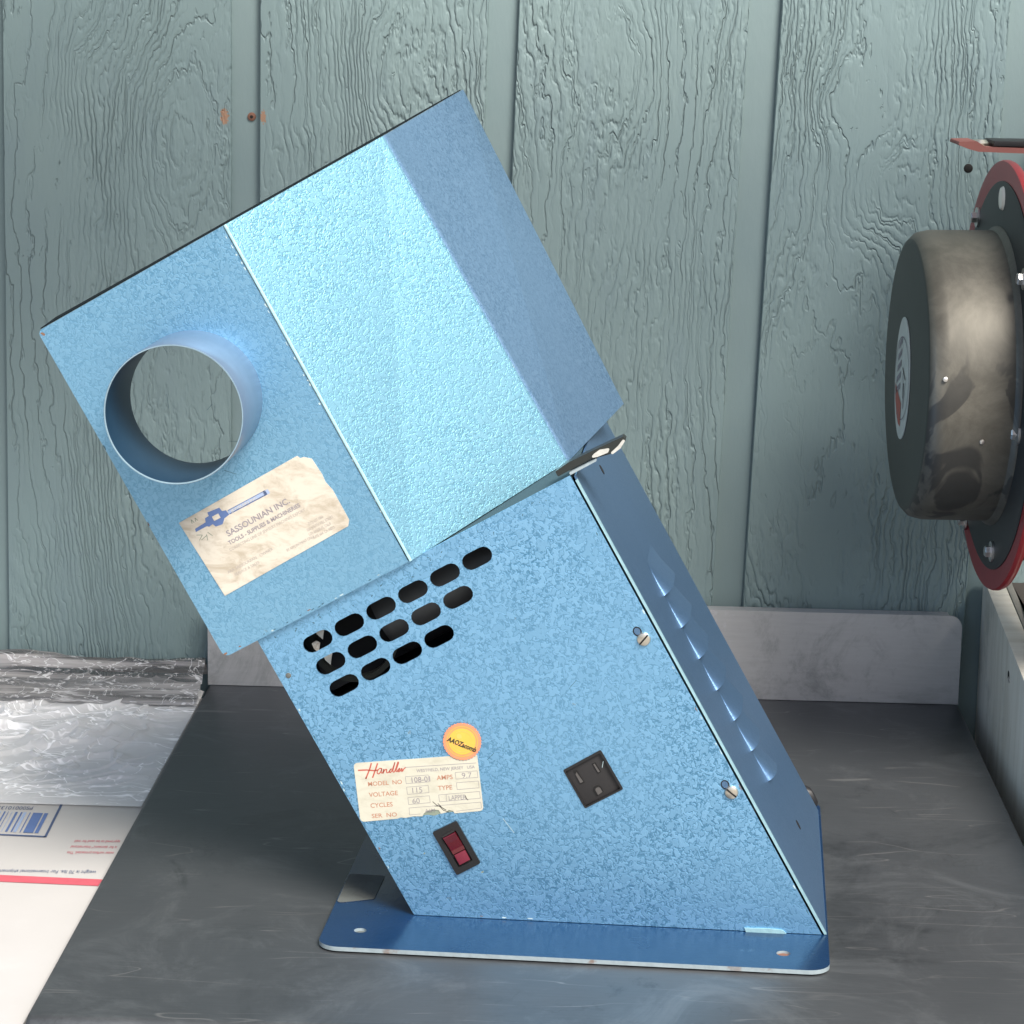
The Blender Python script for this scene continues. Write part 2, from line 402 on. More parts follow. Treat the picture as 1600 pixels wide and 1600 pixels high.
class Flat:
    """collects flat print (text, bars, lines) in 2D and links it as one mesh lying just above a surface"""
    def __init__(s): s.v = []; s.f = []; s.mi = []; s.m = []
    def _m(s, mat):
        if mat not in s.m: s.m.append(mat)
        return s.m.index(mat)
    def add(s, V, F, mat, lift=0.):
        b = len(s.v); s.v += [(p[0], p[1], lift) for p in V]; s.f += [tuple(b+i for i in f) for f in F]; s.mi += [s._m(mat)]*len(F)
    def text(s, t, x, y, size, mat, shear=0, sx=1, rot=0, bold=0, align='LEFT', lift=0.):
        V, F = text_mesh(t, size, shear, sx, align, bold); c, q = math.cos(rot), math.sin(rot)
        s.add([(x+a*c-b*q, y+a*q+b*c) for a, b in V], F, mat, lift)
    def poly(s, P, mat, lift=0.): s.add(P, [tuple(range(len(P)))], mat, lift)
    def line(s, p, q, w, mat, lift=0.):
        p, q = Vector(p), Vector(q); d = (q-p).normalized()*w/2; n = Vector((-d.y, d.x))
        s.poly([tuple(p-n), tuple(q-n), tuple(q+n), tuple(p+n)], mat, lift)
    def rect(s, x0, y0, x1, y1, w, mat):
        for a, b in (((x0,y0),(x1,y0)), ((x1,y0),(x1,y1)), ((x1,y1),(x0,y1)), ((x0,y1),(x0,y0))): s.line(a, b, w, mat)
    def disc(s, x, y, r, mat, n=28, lift=0.): s.poly([(x+r*math.cos(6.2832*i/n), y+r*math.sin(6.2832*i/n)) for i in range(n)], mat, lift)
    def arc(s, x, y, r0, r1, a0, a1, mat, n=20, lift=0.):
        P = [(x+r0*math.cos(a0+(a1-a0)*i/n), y+r0*math.sin(a0+(a1-a0)*i/n)) for i in range(n+1)] + \
            [(x+r1*math.cos(a1-(a1-a0)*i/n), y+r1*math.sin(a1-(a1-a0)*i/n)) for i in range(n+1)]
        m = len(P); s.add(P, [(i, i+1, m-2-i, m-1-i) for i in range(n)], mat, lift)
    def build(s, name, parent, xf):
        me = bpy.data.meshes.new(name); me.from_pydata([xf(*p) for p in s.v], [], s.f); me.update()
        for p, i in zip(me.polygons, s.mi): p.material_index = i
        return link(name, me, s.m, parent)
def lathe(name, prof, mat, parent=None, n=48, fn=ident, smooth=True, mi=None, close=False):
    """prof of (radius, height) turned round the local z axis"""
    v = []; f = []; idx = []
    for r, h in prof:
        for i in range(n): a = 2*math.pi*i/n; v.append(fn(r*math.cos(a), r*math.sin(a), h))
    m = len(prof)
    for j in range(m-1 if not close else m):
        k = (j+1) % m
        for i in range(n): f.append((j*n+i, j*n+(i+1) % n, k*n+(i+1) % n, k*n+i)); idx.append(mi[j] if mi else 0)
    if not close:
        f.append(tuple(range(n))[::-1]); f.append(tuple(range((m-1)*n, m*n))); idx += [mi[0] if mi else 0, mi[-1] if mi else 0]
    me = bpy.data.meshes.new(name); me.from_pydata(v, [], f); me.update()
    for p, i in zip(me.polygons, idx): p.material_index = i
    if smooth: me.shade_smooth(); me.set_sharp_from_angle(angle=R(38))
    return link(name, me, mat, parent)
def tube(name, pts, r, mat, parent=None, n=10):
    cu = bpy.data.curves.new(name, 'CURVE'); cu.dimensions = '3D'; cu.bevel_depth = r; cu.bevel_resolution = 3; cu.use_fill_caps = True
    s = cu.splines.new('NURBS'); s.points.add(len(pts)-1); s.order_u = 4; s.use_endpoint_u = True
    for p, q in zip(s.points, pts): p.co = (*q, 1)
    tmp = bpy.data.objects.new('tmp', cu); col.objects.link(tmp)
    me = bpy.data.meshes.new_from_object(tmp); bpy.data.objects.remove(tmp); me.materials.clear(); me.shade_smooth()
    return link(name, me, mat, parent)

# ------------------------------------------------------------------ the place: floor, added shade slabs, wall
W_, D_ = .7475, .8647
prop(box('concrete_floor', (-6, -14, -.95), (6, .6, -.9), M['floor']), kind='structure')
# unseen slabs added above the frame to shade the wall: a wide deck on the left, a narrower beam on the right, open to the sky near the wall
prop(box('added_shade_deck', (-3.2, -.95, 1.15), (.30, -.40, 1.19), M['shade_slab']), kind='structure')
prop(box('added_shade_beam', (.3005, -.76, 1.15), (4.2, -.53, 1.19), M['shade_slab']), kind='structure')

wall = empty('siding_wall', (0, .03, 0), label='rough grooved timber siding painted grey green, behind the blue dust collector', cat='wall')
def wl(x, y, z): return (x, y-.03, z)
box('groove_backing', (-2.2, .032, -.9), (3.2, .06, 1.95), M['groove'], wall, wl)
# plank edges: (x at z=.09, x at z=.68) left and right, as the cut grooves run slightly out of plumb
edges = [((-.470, -.470), (-.2345, -.2335)), ((-.2052, -.1995), (.0203, .0216)), ((.0471, .0493), (.2592, .2690)),
         ((.2829, .2978), (.5013, .5184)), ((.5312, .5481), (.7528, .7649)), ((.783, .795), (1.02, 1.03))]
def plank(e0, e1, zb=-.9, zt=1.95):
    def X(e, z): t = (z-.09)/(.682-.09); t = max(-.6, min(1.6, t)); return e[0] + (e[1]-e[0])*t
    zs = [zb, -.2, .09, .682, 1.03, zt]; v = []; f = []
    yf, yb, c = .0245, .0318, .0011
    for z in zs:
        a, b = X(e0, z), X(e1, z)
        v += [(a, yb-.03, z), (a+.0004, yf+c-.03, z), (a+c, yf-.03, z), (b-c, yf-.03, z), (b-.0004, yf+c-.03, z), (b, yb-.03, z)]
    n = 6
    for j in range(len(zs)-1):
        for i in range(n): f.append((j*n+i, j*n+(i+1) % n, (j+1)*n+(i+1) % n, (j+1)*n+i))
    f.append(tuple(range(n))); f.append(tuple(range((len(zs)-1)*n, len(zs)*n)))
    return mesh('plank', v, f, M['siding'], wall)
for a, b in edges: plank(a, b)
for i in range(5): box('plank', (-.47-.264*(i+1), .0245, -.9), (-.47-.264*(i+1)+.236, .0318, 1.95), M['siding'], wall, wl)
for i in range(7): box('plank', (1.05+.264*i, .0245, -.9), (1.05+.264*i+.236, .0318, 1.95), M['siding'], wall, wl)
# nail / screw in the groove and a drilled hole
sf = lambda X, Z, Y=.032: (lambda x, y, z: (X+x, Y-z-.03, Z+y))
lathe('screw_head', [(.0042, 0), (.0040, .0012), (.0026, .0018)], M['rustspot'], wall, 16, sf(.0405, .5619))
lathe('screw_recess', [(.0016, .0015), (.0016, .0021)], M['void'], wall, 10, sf(.0405, .5619))
lathe('drilled_hole', [(.0044, 0), (.0040, .0003)], M['void'], wall, 18, sf(.7326, .5268, .0244))

# ------------------------------------------------------------------ steel bench
bench = empty('steel_bench', (0, 0, 0), label='dark scuffed steel bench top with bright upturned rear lip', cat='bench')
def bench_top():
    y0 = -.8647; v = []; f = []
    prof = [(-.0005, 0)] + [(y0+.010*(1-math.sin(t*math.pi/2/6)) - .0, -.010*(1-math.cos(t*math.pi/2/6))) for t in range(0, 7)]
    prof += [(y0, -.045), (y0+.012, -.045)]
    # left and right edges rolled too
    r = .004
    for (y, z) in prof:
        xs = [(0.0, -.045), (0.0, -r), (r*.3, -r*.3), (r, 0), (W_-r, 0), (W_-r*.3, -r*.3), (W_, -r), (W_, -.045)]
        for x, dz in xs: v.append((x, y, min(z, max(z+dz, -.045)) if z > -.04 else -.045))
    n = 8
    for j in range(len(prof)-1):
        for i in range(n-1): f.append((j*n+i, j*n+i+1, (j+1)*n+i+1, (j+1)*n+i))
    o = mesh('bench_top', v, f, M['bench'], bench, smooth=True); o.data.set_sharp_from_angle(angle=R(50)); return o
bench_top()
sp = rounded([(0, .0005), (W_-.0012, .0005), (W_-.0012, .0905), (0, .0905)], [0, 0, .012, .012], 6)
prism('backsplash', sp, -.0002, -.0016, M['splash'], bench)
box('backsplash_lip', (.012, 0, .0888), (W_-.014, .0165, .0902), M['splash'], bench, bevel=.0004)
box('bench_body', (.02, -.84, -.9), (W_-.02, -.02, -.046), M['bench'], bench)

# ------------------------------------------------------------------ white board and shelf at the right
cab = empty('side_cabinet', (W_+.02, 0, 0), label='cream whitewashed wooden box with dark top beside the bench', cat='cabinet')
def cb(x, y, z): return (x-W_-.02, y, z)
SX = .7675
def slanted(name, x0, x1, zt, zb, mat, bevel=.001):
    v = [cb(x, y, z) for (y, z) in ((.02, zb), (-.9, zb), (-.9, zt-.108*.92), (.02, zt)) for x in (x0, x1)]
    f = [(0,2,4,6), (1,3,5,7), (0,1,3,2), (2,3,5,4), (4,5,7,6), (6,7,1,0)]
    return mesh(name, v, f, mat, cab, bevel=bevel)
slanted('side_board', SX, SX+.019, .125, -.9, M['board'])
slanted('board_edge', SX+.0195, SX+.026, .126, .02, M['board_grey'])
slanted('dark_top', SX+.027, SX+.8, .121, .10, M['brown_top'])
lathe('screw_hole', [(.0042, -.0002), (.0042, .0003)], M['void'], cab, 14, lambda x, y, z: cb(SX-z, -.1708+x, .0767+y))
lathe('screw_head', [(.003, .0), (.003, .0009), (.001, .0016)], M['zinc'], cab, 12, lambda x, y, z: cb(SX-z, -.1785+x, .0745+y))

# ------------------------------------------------------------------ white carton under film at the left
carton = empty('mailing_carton', (-.2, -.45, -.01), label='white shipping carton with red stripe and blue barcode, left of the bench', cat='carton')
def ct(x, y, z): return (x+.2, y+.45, z+.01)
box('carton_body', (-.42, -.93, -.26), (-.0035, -.012, -.0102), M['mail'], carton, ct, bevel=.002)
F_ = Flat()
# text reads upside down from the camera: rotated by 180 degrees
FL = lambda x, y: (x, y)
F_.line((-.40, -.545), (-.0037, -.5625), .0155, M['ink_pinkred'])
x0, y0, x1, y1 = -.20, -.352, -.0745, -.4535
sk = -.053
def S_(x, y): return (x + (y+.36)*(-.045), y + (x+.0745)*sk)
def sline(a, b, w_, m): F_.line(S_(*a), S_(*b), w_, m)
sline((x0, -.3615), (x1, -.3615), .0035, M['ink_navy']); sline((x0, -.4535), (x1, -.4535), .0035, M['ink_navy']); sline((x1, -.360), (x1, -.455), .0022, M['ink_navy'])
bx = x1-.0075; rb = random.Random(3)
widths = [.0033, .0012, .0085, .0022]
k_ = 0
while bx > x0:
    wd = widths[k_] if k_ < 4 else rb.choice((.0006, .0009, .0014, .002, .0027))
    if k_ % 2 == 0: F_.poly([S_(bx, -.392), S_(bx-wd, -.392), S_(bx-wd, -.4455), S_(bx, -.4455)], M['ink_pale_blue'] if (k_ % 6 == 0 and k_ > 3) else M['ink_blue'])
    bx -= wd; k_ += 1
F_.text('PS00010133000', x1-.022, -.3755+.0012, .0125, M['ink_navy'], rot=math.pi+.05, sx=.50)
for i, (t, xx, yy) in enumerate((('approved to be used for mail', -.006, -.4515), ('is for domestic* International', -.006, -.470), ('outer surface protected. This', -.006, -.489))):
    F_.text(t, -.0063, -.4575-.0145*i-.0005, .0095, M['ink_pinkred'], rot=math.pi+.05, sx=.34)
F_.text('weight is 70 lbs. For International shipments, Customs forms may be required', -.012, -.5345, .0105, M['ink_navy'], rot=math.pi+.045, sx=.43)
F_.build('carton_print', carton, lambda x, y, z: ct(x, y, -.0097))

def wrinkled(name, x0, x1, y0, y1, nx, ny, hf, mat, parent=None, fn=ident):
    v = []; f = []
    for j in range(ny+1):
        for i in range(nx+1):
            x = x0+(x1-x0)*i/nx; y = y0+(y1-y0)*j/ny; v.append(fn(x, y, hf(x, y)))
    for j in range(ny):
        for i in range(nx): q = j*(nx+1)+i; f.append((q, q+1, q+nx+2, q+nx+1))
    return mesh(name, v, f, mat, parent, smooth=True)
from mathutils import noise as mnoise
def ridged(x, y, s, seed): return 1-abs(mnoise.noise(Vector((x*s+seed, y*s*1.0, seed))))*2
def film_h(x, y):
    u, w2 = x*.80 + y*.60, -x*.60+y*.80         # folds run down to the right
    env = min(1, max(0, (y+.36)/.10))*min(1, max(.1, (-x)/.04))
    p1 = max(0, (ridged(u*.42+.3*w2, w2, 19, 2.1)-.80)/.2)
    p2 = max(0, (ridged(u*.6, w2*1.1, 41, 8.3)-.80)/.2)
    h = .0085*p1**1.3*(.4+.6*abs(mnoise.noise(Vector((x*13, y*13, 7))))*2) + .0030*p2**1.2 + .0010*mnoise.noise(Vector((x*60, y*60, 1.)))
    h += .014*math.exp(-((x+.085)**2/.0016+(y+.16)**2/.0016))*(.5+.8*max(0, ridged(x, y, 30, 4.)))
    back = max(0, (y+.045)/.045)
    h += .014*back**1.5
    return -.0085 + env*h
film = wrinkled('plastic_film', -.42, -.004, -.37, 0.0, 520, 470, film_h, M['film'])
film.location = (0, 0, 0)
prop(film, label='crumpled clear plastic film lying over the white carton', cat='film')
def sleeve_h(x, y):
    return .0
def sleeves():
    v = []; f = []; nx = 160; P = [(-.055, -.006), (-.050, .0005), (-.044, -.003), (-.040, .004), (-.032, .0015), (-.027, .0085), (-.018, .006), (-.012, .015), (-.004, .013), (.002, .024), (.008, .026), (.014, .018), (.018, .006)]
    for j, (y, z) in enumerate(P):
        for i in range(nx+1):
            x = -.42+.4165*i/nx
            n = mnoise.noise(Vector((x*14, j*.8, 4)))*.0035 + mnoise.noise(Vector((x*55, j*2.1, 9)))*.0012
            lift = .008*max(0, min(1, (-.10-x)/.15)) if j > 7 else 0
            v.append((x, y + n*.6, z*(1+.15*math.sin(x*9)) + n + lift))
    for j in range(len(P)-1):
        for i in range(nx): q = j*(nx+1)+i; f.append((q, q+1, q+nx+2, q+nx+1))
    return mesh('plastic_sleeves', v, f, M['sleeve'], None, smooth=True)
def m_sleeve():
    k = NT('grey_clear_sleeves'); P = k.pos()
    n = k.noise(k.mapping(P, (4, 90, 90)), 1., 4, .6, .4)
    c = k.mix(k.rng(n, .4, .62), (.10, .098, .10), (.40, .385, .38))
    x1 = k.noise(k.mapping(P, (26, 60, 60), (0, .4, .6)), 1., 3, .6, 1.)
    c = k.mix(k.rng(k.math('ABSOLUTE', k.math('SUBTRACT', x1, .5)), 0, .02, .75, 0), c, (.92, .92, .93))  # white lines: crossing highlights painted into the sleeve colour
    c = k.mix(k.rng(k.noise(k.mapping(P, (9, 40, 40)), 1., 5, .7), .56, .64, 0, .7), c, (.80, .79, .79))
    k.bump(x1, .5, .004)
    return k.set(Base_Color=c, Roughness=.18, Alpha=k.rng(n, .35, .65, .55, .95), Coat_Weight=.6)
M['sleeve'] = m_sleeve()
prop(sleeves(), label='stack of folded clear plastic sleeves against the wall behind the carton', cat='plastic')

# ------------------------------------------------------------------ the blue dust collector
T = R(29.8); CT, ST = math.cos(T), math.sin(T)
mac = empty('dust_collector', (.1856, -.7247, 0), -.0555, label='blue hammered metal bench dust collector with tilted body, hood and round outlet', cat='dust collector')
def A(a, v, b): return Vector((a*CT-b*ST, v, a*ST+b*CT))        # tilted frame: a along the body top, b up the body, v away from the camera
V0 = .0746
M['grimy_top'] = plain('grimy_body_top', (.045, .085, .105), .7, .1)
# base plate
PT = .0032
bp_poly = rounded([(0, 0), (.3751, 0), (.3760, .402), (.0, .402)], .016, 8)
bpo = filled('base_plate', [bp_poly, [(.0275+.0048*math.cos(t*.524), .036+.0048*math.sin(t*.524)) for t in range(12)],
        [(.3416+.0052*math.cos(t*.524), .0316+.0052*math.sin(t*.524)) for t in range(12)]], PT, [M['base'], M['raw_edge']], mac, lambda x, y, z: Vector((x, y, z+PT/2+.0014)))
for p in bpo.data.polygons:
    if abs(p.normal.z) < .5: p.material_index = 1
lathe('mounting_hole', [(.0050, 0), (.0050, .0006)], M['tape'], mac, 20, lambda x, y, z: Vector((.0275+x, .036+y, .0018+z)))
lathe('mounting_hole', [(.0054, 0), (.0054, .0009)], M['rustspot'], mac, 20, lambda x, y, z: Vector((.3416+x, .0316+y, .0018+z)))['label'] = 'rusty mounting hole'
prism('tape_patch', rounded([(-.0003+.0012, .0915), (.0283, .1045), (.0294, .158), (.0008, .1588)], .003, 3), 0, .0004, M['tape'], mac, lambda x, y, z: Vector((x, z, PT+.0016+y)))
# front cover with vent holes and cut-outs
zb = PT+.0018
def bz(a, z): return (z - a*ST)/CT
A0, A1, BT = .0572, .3240, .2147
outline = [(A0, bz(A0, zb)), (A1, bz(A1, zb)), (A1, BT+.0008), (A0, BT)]
def stadium(cx, cy, L, H, n=7):
    r = H/2; P = []
    for s, st in ((1, -math.pi/2), (-1, math.pi/2)):
        for i in range(n+1): t = st+math.pi*i/n; P.append((cx+s*(L/2-r)+r*math.cos(t), cy+r*math.sin(t)))
    return P
holes = [(.0973+.02727*i, .1929) for i in range(6)] + [(.0976+.0273*i, .1736) for i in range(5)] + [(.0982+.0272*i, .1541) for i in range(4)]
loops = [outline] + [stadium(x, y, .0238, .0128) for x, y in holes]
OUT = [(.2127, .0212), (.2450, .0223), (.2455, -.0116), (.2132, -.0120)]
loops.append(OUT)
onf = lambda v: (lambda x, y, z: A(x, v-z, y))
filled('front_cover', loops, .0016, [M['hammer']], mac, onf(V0))
# bare chassis edge beside the cover, then the side panel with louvres
prism('chassis_edge', [(.3256, bz(.3256, zb)), (.3272, bz(.3272, zb)), (.3272, .2103), (.3256, .2103)], V0-.0004, V0+.0035, M['worn_glint_fold'], mac, A)
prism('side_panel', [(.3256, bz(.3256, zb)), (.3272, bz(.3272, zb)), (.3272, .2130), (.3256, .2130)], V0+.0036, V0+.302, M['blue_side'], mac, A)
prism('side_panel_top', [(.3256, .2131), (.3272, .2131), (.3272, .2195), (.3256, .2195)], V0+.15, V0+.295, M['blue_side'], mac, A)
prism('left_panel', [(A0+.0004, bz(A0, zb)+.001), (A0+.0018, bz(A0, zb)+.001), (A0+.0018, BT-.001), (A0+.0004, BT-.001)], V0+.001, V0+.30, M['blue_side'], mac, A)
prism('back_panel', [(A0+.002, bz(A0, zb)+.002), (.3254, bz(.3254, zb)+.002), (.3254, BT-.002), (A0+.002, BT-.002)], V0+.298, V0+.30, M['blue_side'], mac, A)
prism('body_top', [(A0+.0006, BT-.0028), (.3240, BT-.0020), (.3240, BT-.0005), (A0+.0006, BT-.0013)], V0+.001, V0+.29, M['grimy_top'], mac, A)
# louvres
def louvre(bc, v0=.1795, v1=.262, L=.0285, H=.0078):
    nv, nb = 40, 14; v = []; f = []
    for j in range(nb+1):
        s = j/nb; b = bc + L*(1-s)                       # from the flush top down to the open lower lip
        for i in range(nv+1):
            t = .5-.5*math.cos(math.pi*i/nv)
            prof = H*(s**1.15)
            w = max(0., 1-abs(2*t-1)**3.6)
            narrow = .5+.5*s
            vv = (v0+v1)/2 + (t-.5)*(v1-v0)*(.86+.14*s)
            v.append(A(.3272 + .0001 + prof*w**.6, vv, b))
    for j in range(nb):
        for i in range(nv): q = j*(nv+1)+i; f.append((q, q+1, q+nv+2, q+nv+1))
    o = mesh('louvre', v, f, M['blue_side'], mac, smooth=True)
    return o
lb = [.0875, .0592, .0305, .0015, -.0275, -.0560, -.0852]
lv = [.1775, .1765, .1785, .1800, .1850, .1865, .1915]
for i, (b, v0) in enumerate(zip(lb, lv)):
    louvre(b-.003, v0, v0+.082 - (.012 if i > 4 else 0) - (.02 if i == 6 else 0))
hole_fn = lambda v, b: (lambda x, y, z: A(.3272+z, v+x, b+y))
lathe('rivet_hole', [(.0042, 0), (.0042, .0003)], M['void'], mac, 14, hole_fn(.2118, .1896))
lathe('rivet_hole', [(.0042, 0), (.0042, .0003)], M['void'], mac, 14, hole_fn(.2241, -.1402))
# internals seen through the vents
box('motor_shelf', (.060, V0+.03, .132), (.322, V0+.28, .134), M['black_in'], mac, A)
lathe('motor', [(.040, -.06), (.043, -.055), (.043, .055), (.040, .06)], M['motor'], mac, 40, lambda x, y, z: A(.208+z*1.2, V0+.075+x, .178+y*.8))
lathe('fan_ring', [(.030, -.004), (.034, -.004), (.034, .006), (.030, .006)], M['dark_steel'], mac, 32, lambda x, y, z: A(.11+x, V0+.05+z, .175+y), close=True)
for c_ in ((.0985, .197, .5), (.0905, .1880, .4), (.0940, .1765, .45)):
    P_ = [(c_[0]+q[0]*c_[2], c_[1]+q[1]*c_[2]) for q in ((-.004, .009), (.006, .010), (.011, .003), (.004, -.006), (-.001, -.013), (-.005, -.002))]
    prism('fan_blade', P_, V0+.012, V0+.013, M['worn_steel'], mac, A)
prism('vent_baffle', [(A0+.01, .142), (.20, .142), (.20, .208), (A0+.01, .208)], V0+.075, V0+.077, M['black_in'], mac, A)

# hinge and tab at the top right corner of the body
prism('cover_tab', rounded([(.3243, .2156), (.3462, .2158), (.3462, .2172), (.3243, .2176)], .0005, 2), V0-.0006, V0+.012, M['raw_edge'], mac, A)
prism('hinge_arm', rounded([(.3150, .2182), (.342, .2184), (.3573, .2150), (.3660, .2163), (.3722, .2192), (.3712, .2222), (.350, .2232), (.327, .2240), (.315, .2225)], .0008, 2), V0+.004, V0+.016, M['dark_steel'], mac, A)
prism('hinge_worn_end', rounded([(.3425, .2193), (.3480, .2178), (.3560, .2170), (.3590, .2192), (.3515, .2217), (.3465, .2210)], .0008, 2), V0+.0025, V0+.0038, M['worn_steel'], mac, A)
prism('hinge_worn_end', rounded([(.3580, .2143), (.3655, .2155), (.3715, .2190), (.3700, .2204), (.3650, .2180), (.3578, .2160)], .0007, 2), V0+.0025, V0+.0038, M['worn_steel'], mac, A)

# hood: bent sheet
vf = V0-.0062
def hood():
    # plan polyline (a bottom, a top, v, b bottom, b top)
    pts = [(.0302, .0302, vf+.045, .2152, .4926), (.0302, .0302, vf, .2152, .4928)]
    cr1 = (.1903, .1917, vf, .2149, .4945); cr2 = (.3150, .3109, .161, .2145, .4962); cr3 = (.3529, .3600, .3198, .2144, .4995)
    def lerp(p, q, t): return tuple(p[i]+(q[i]-p[i])*t for i in range(5))
    def rnd(p, c, q, d):     # small rounded fold at c
        dp = math.dist(p[:1]+p[2:3], c[:1]+c[2:3]); dq = math.dist(q[:1]+q[2:3], c[:1]+c[2:3])
        s, e = lerp(c, p, d/dp), lerp(c, q, d/dq)
        out = []
        for k in range(5):
            t = k/4; out.append(tuple((1-t)**2*s[i]+2*t*(1-t)*c[i]+t*t*e[i] for i in range(5)))
        return out
    left = (.0302, .0302, vf, .2152, .4928)
    seq = rnd(left, cr1, cr2, .0007) + rnd(cr1, cr2, cr3, .0030) + [cr3, (.335, .342, .3230, .2144, .4995)]
    v = []; f = []; mi = []
    for p in seq: v += [A(p[0], p[2], p[3]), A(p[1], p[2], p[4])]
    for i in range(len(seq)-1):
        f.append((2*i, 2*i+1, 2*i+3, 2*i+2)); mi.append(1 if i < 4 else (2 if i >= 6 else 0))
    me = bpy.data.meshes.new('hood_sheet'); me.from_pydata(v, [], f); me.update()
    for p, i in zip(me.polygons, mi): p.material_index = i
    o = link('hood_sheet', me, [M['hammer_hood'], M['worn_glint_fold'], M['blue_side2']], mac)
    so_ = o.modifiers.new('thickness', 'SOLIDIFY'); so_.thickness = .0012; so_.offset = 1 if False else -1
    return o, seq
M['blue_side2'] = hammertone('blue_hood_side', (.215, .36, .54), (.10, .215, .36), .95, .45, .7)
hood_o, hseq = hood()
fr = rounded([(.0302, .2152), (.1886, .2149), (.1901, .4945), (.0302, .4928)], [.005, 0, 0, .004], 5)
pc = (.1087, .3951); PR = .0502
filled('hood_front', [fr, [(pc[0]+(PR-.0012)*math.cos(2*math.pi*i/64), pc[1]+(PR-.0012)*math.sin(2*math.pi*i/64)) for i in range(64)]], .0014, [M['hammer_soft']], mac, onf(vf+.0007))
prism('hood_return', [(.0302, .219), (.0316, .219), (.0316, .489), (.0302, .489)], vf+.0016, vf+.04, M['hammer_soft'], mac, A)
# end plates of the hood
def endplate(b, i, th, name):
    P = [(.0325, vf+.0016)] + [(p[0 if i == 3 else 1], p[2]+.0012) for p in hseq[:-1]]
    P = [(x-.0012 if x > .1 else x, y) for x, y in P]
    P += [(.342, .312), (.0325, vf+.05)]
    v = [A(x, y, b) for x, y in P]+[A(x, y, b+th) for x, y in P]; n = len(P)
    f = [tuple(range(n)), tuple(range(n, 2*n))]+[(k, (k+1) % n, (k+1) % n+n, k+n) for k in range(n)]
    return mesh(name, v, f, M['dark_blue_edge'], mac)
M['dark_blue_edge'] = plain('dark_blue_lid', (.003, .008, .012), .9, 0, Specular_IOR_Level=.15)
endplate(.2156, 3, .001, 'hood_floor')
def lid():
    P = [(.033, vf+.001, .4932)] + [(p[1]-.001, p[2]+.001, p[4]+.0003) for p in hseq[:-1]] + [(.345, .312, .4998), (.033, vf+.05, .4955)]
    v = [A(a, q, b) for a, q, b in P]+[A(a, q, b+.0007) for a, q, b in P]; n = len(P)
    f = [tuple(range(n)), tuple(range(n, 2*n))]+[(k, (k+1) % n, (k+1) % n+n, k+n) for k in range(n)]
    return mesh('hood_lid', v, f, M['dark_blue_edge'], mac)
lid()
# outlet pipe
PL = .074
pfn = lambda x, y, z: A(pc[0]+x, vf-z, pc[1]+y)
lathe('outlet_pipe', [(PR, -.002), (PR, PL-.0006), (PR-.0003, PL), (PR-.0010, PL), (PR-.0013, PL-.0006), (PR-.0013, -.004)], [M['blue_pipe'], M['pipe_rim'], M['pipe_in']], mac, 96, pfn, mi=[0, 0, 1, 1, 2, 2], close=True)

# power outlet
po = box('power_outlet', (.2134, V0+.0012, -.0110), (.2446, V0+.02, .0210), M['grey_plastic'], mac, A, bevel=.0006)
def frame(name, outer, inner, v0, v1, mat, parent):
    v = [A(x, v0, y) for x, y in outer]+[A(x, v0, y) for x, y in inner]+[A(x, v1, y) for x, y in outer]+[A(x, v1, y) for x, y in inner]
    n = len(outer); f = []
    for i in range(n):
        j = (i+1) % n; f += [(i, j, n+j, n+i), (2*n+i, 2*n+j, 3*n+j, 3*n+i), (i, j, 2*n+j, 2*n+i), (n+i, n+j, 3*n+j, 3*n+i)]
    return mesh(name, v, f, mat, parent)
frame('outlet_rim', rounded([(.2126, .0215), (.2452, .0226), (.2458, -.0119), (.2130, -.0122)][::-1], .0012, 3), rounded([(.2136, .0197), (.2436, .0206), (.2441, -.0107), (.2140, -.0111)][::-1], .0006, 3), V0-.0016, V0+.0028, M['black_plastic'], po)
def inset(name, poly, mat, parent, v=V0+.0012):
    return prism(name, poly, v-.0005, v+.0002, mat, parent, A)
inset('blade_slot', [(.2188, .0168), (.2216, .0166), (.2222, .0054), (.2188, .0054)], M['void'], po)
inset('blade_slot', [(.2340, .0155), (.2366, .0154), (.2371, .0070), (.2342, .0068)], M['void'], po)
inset('ground_slot', rounded([(.2248, -.0082), (.2314, -.0074), (.2314, -.0008), (.2248, -.0008)], [0, 0, .003, .003], 5), M['void'], po)
prism('ground_contact', rounded([(.2264, -.0078), (.2304, -.0072), (.2302, -.0025), (.2264, -.0025)], [0, 0, .0015, .0015], 4), V0+.0002, V0+.0006, M['contact'], po, A)
prism('blade_contact', [(.2190, .0140), (.2204, .0150), (.2214, .0064), (.2190, .0064)], V0+.0002, V0+.0006, M['contact'], po, A)
prism('blade_contact', [(.2345, .0148), (.2356, .0148), (.2362, .0076), (.2347, .0076)], V0+.0002, V0+.0006, M['contact'], po, A)
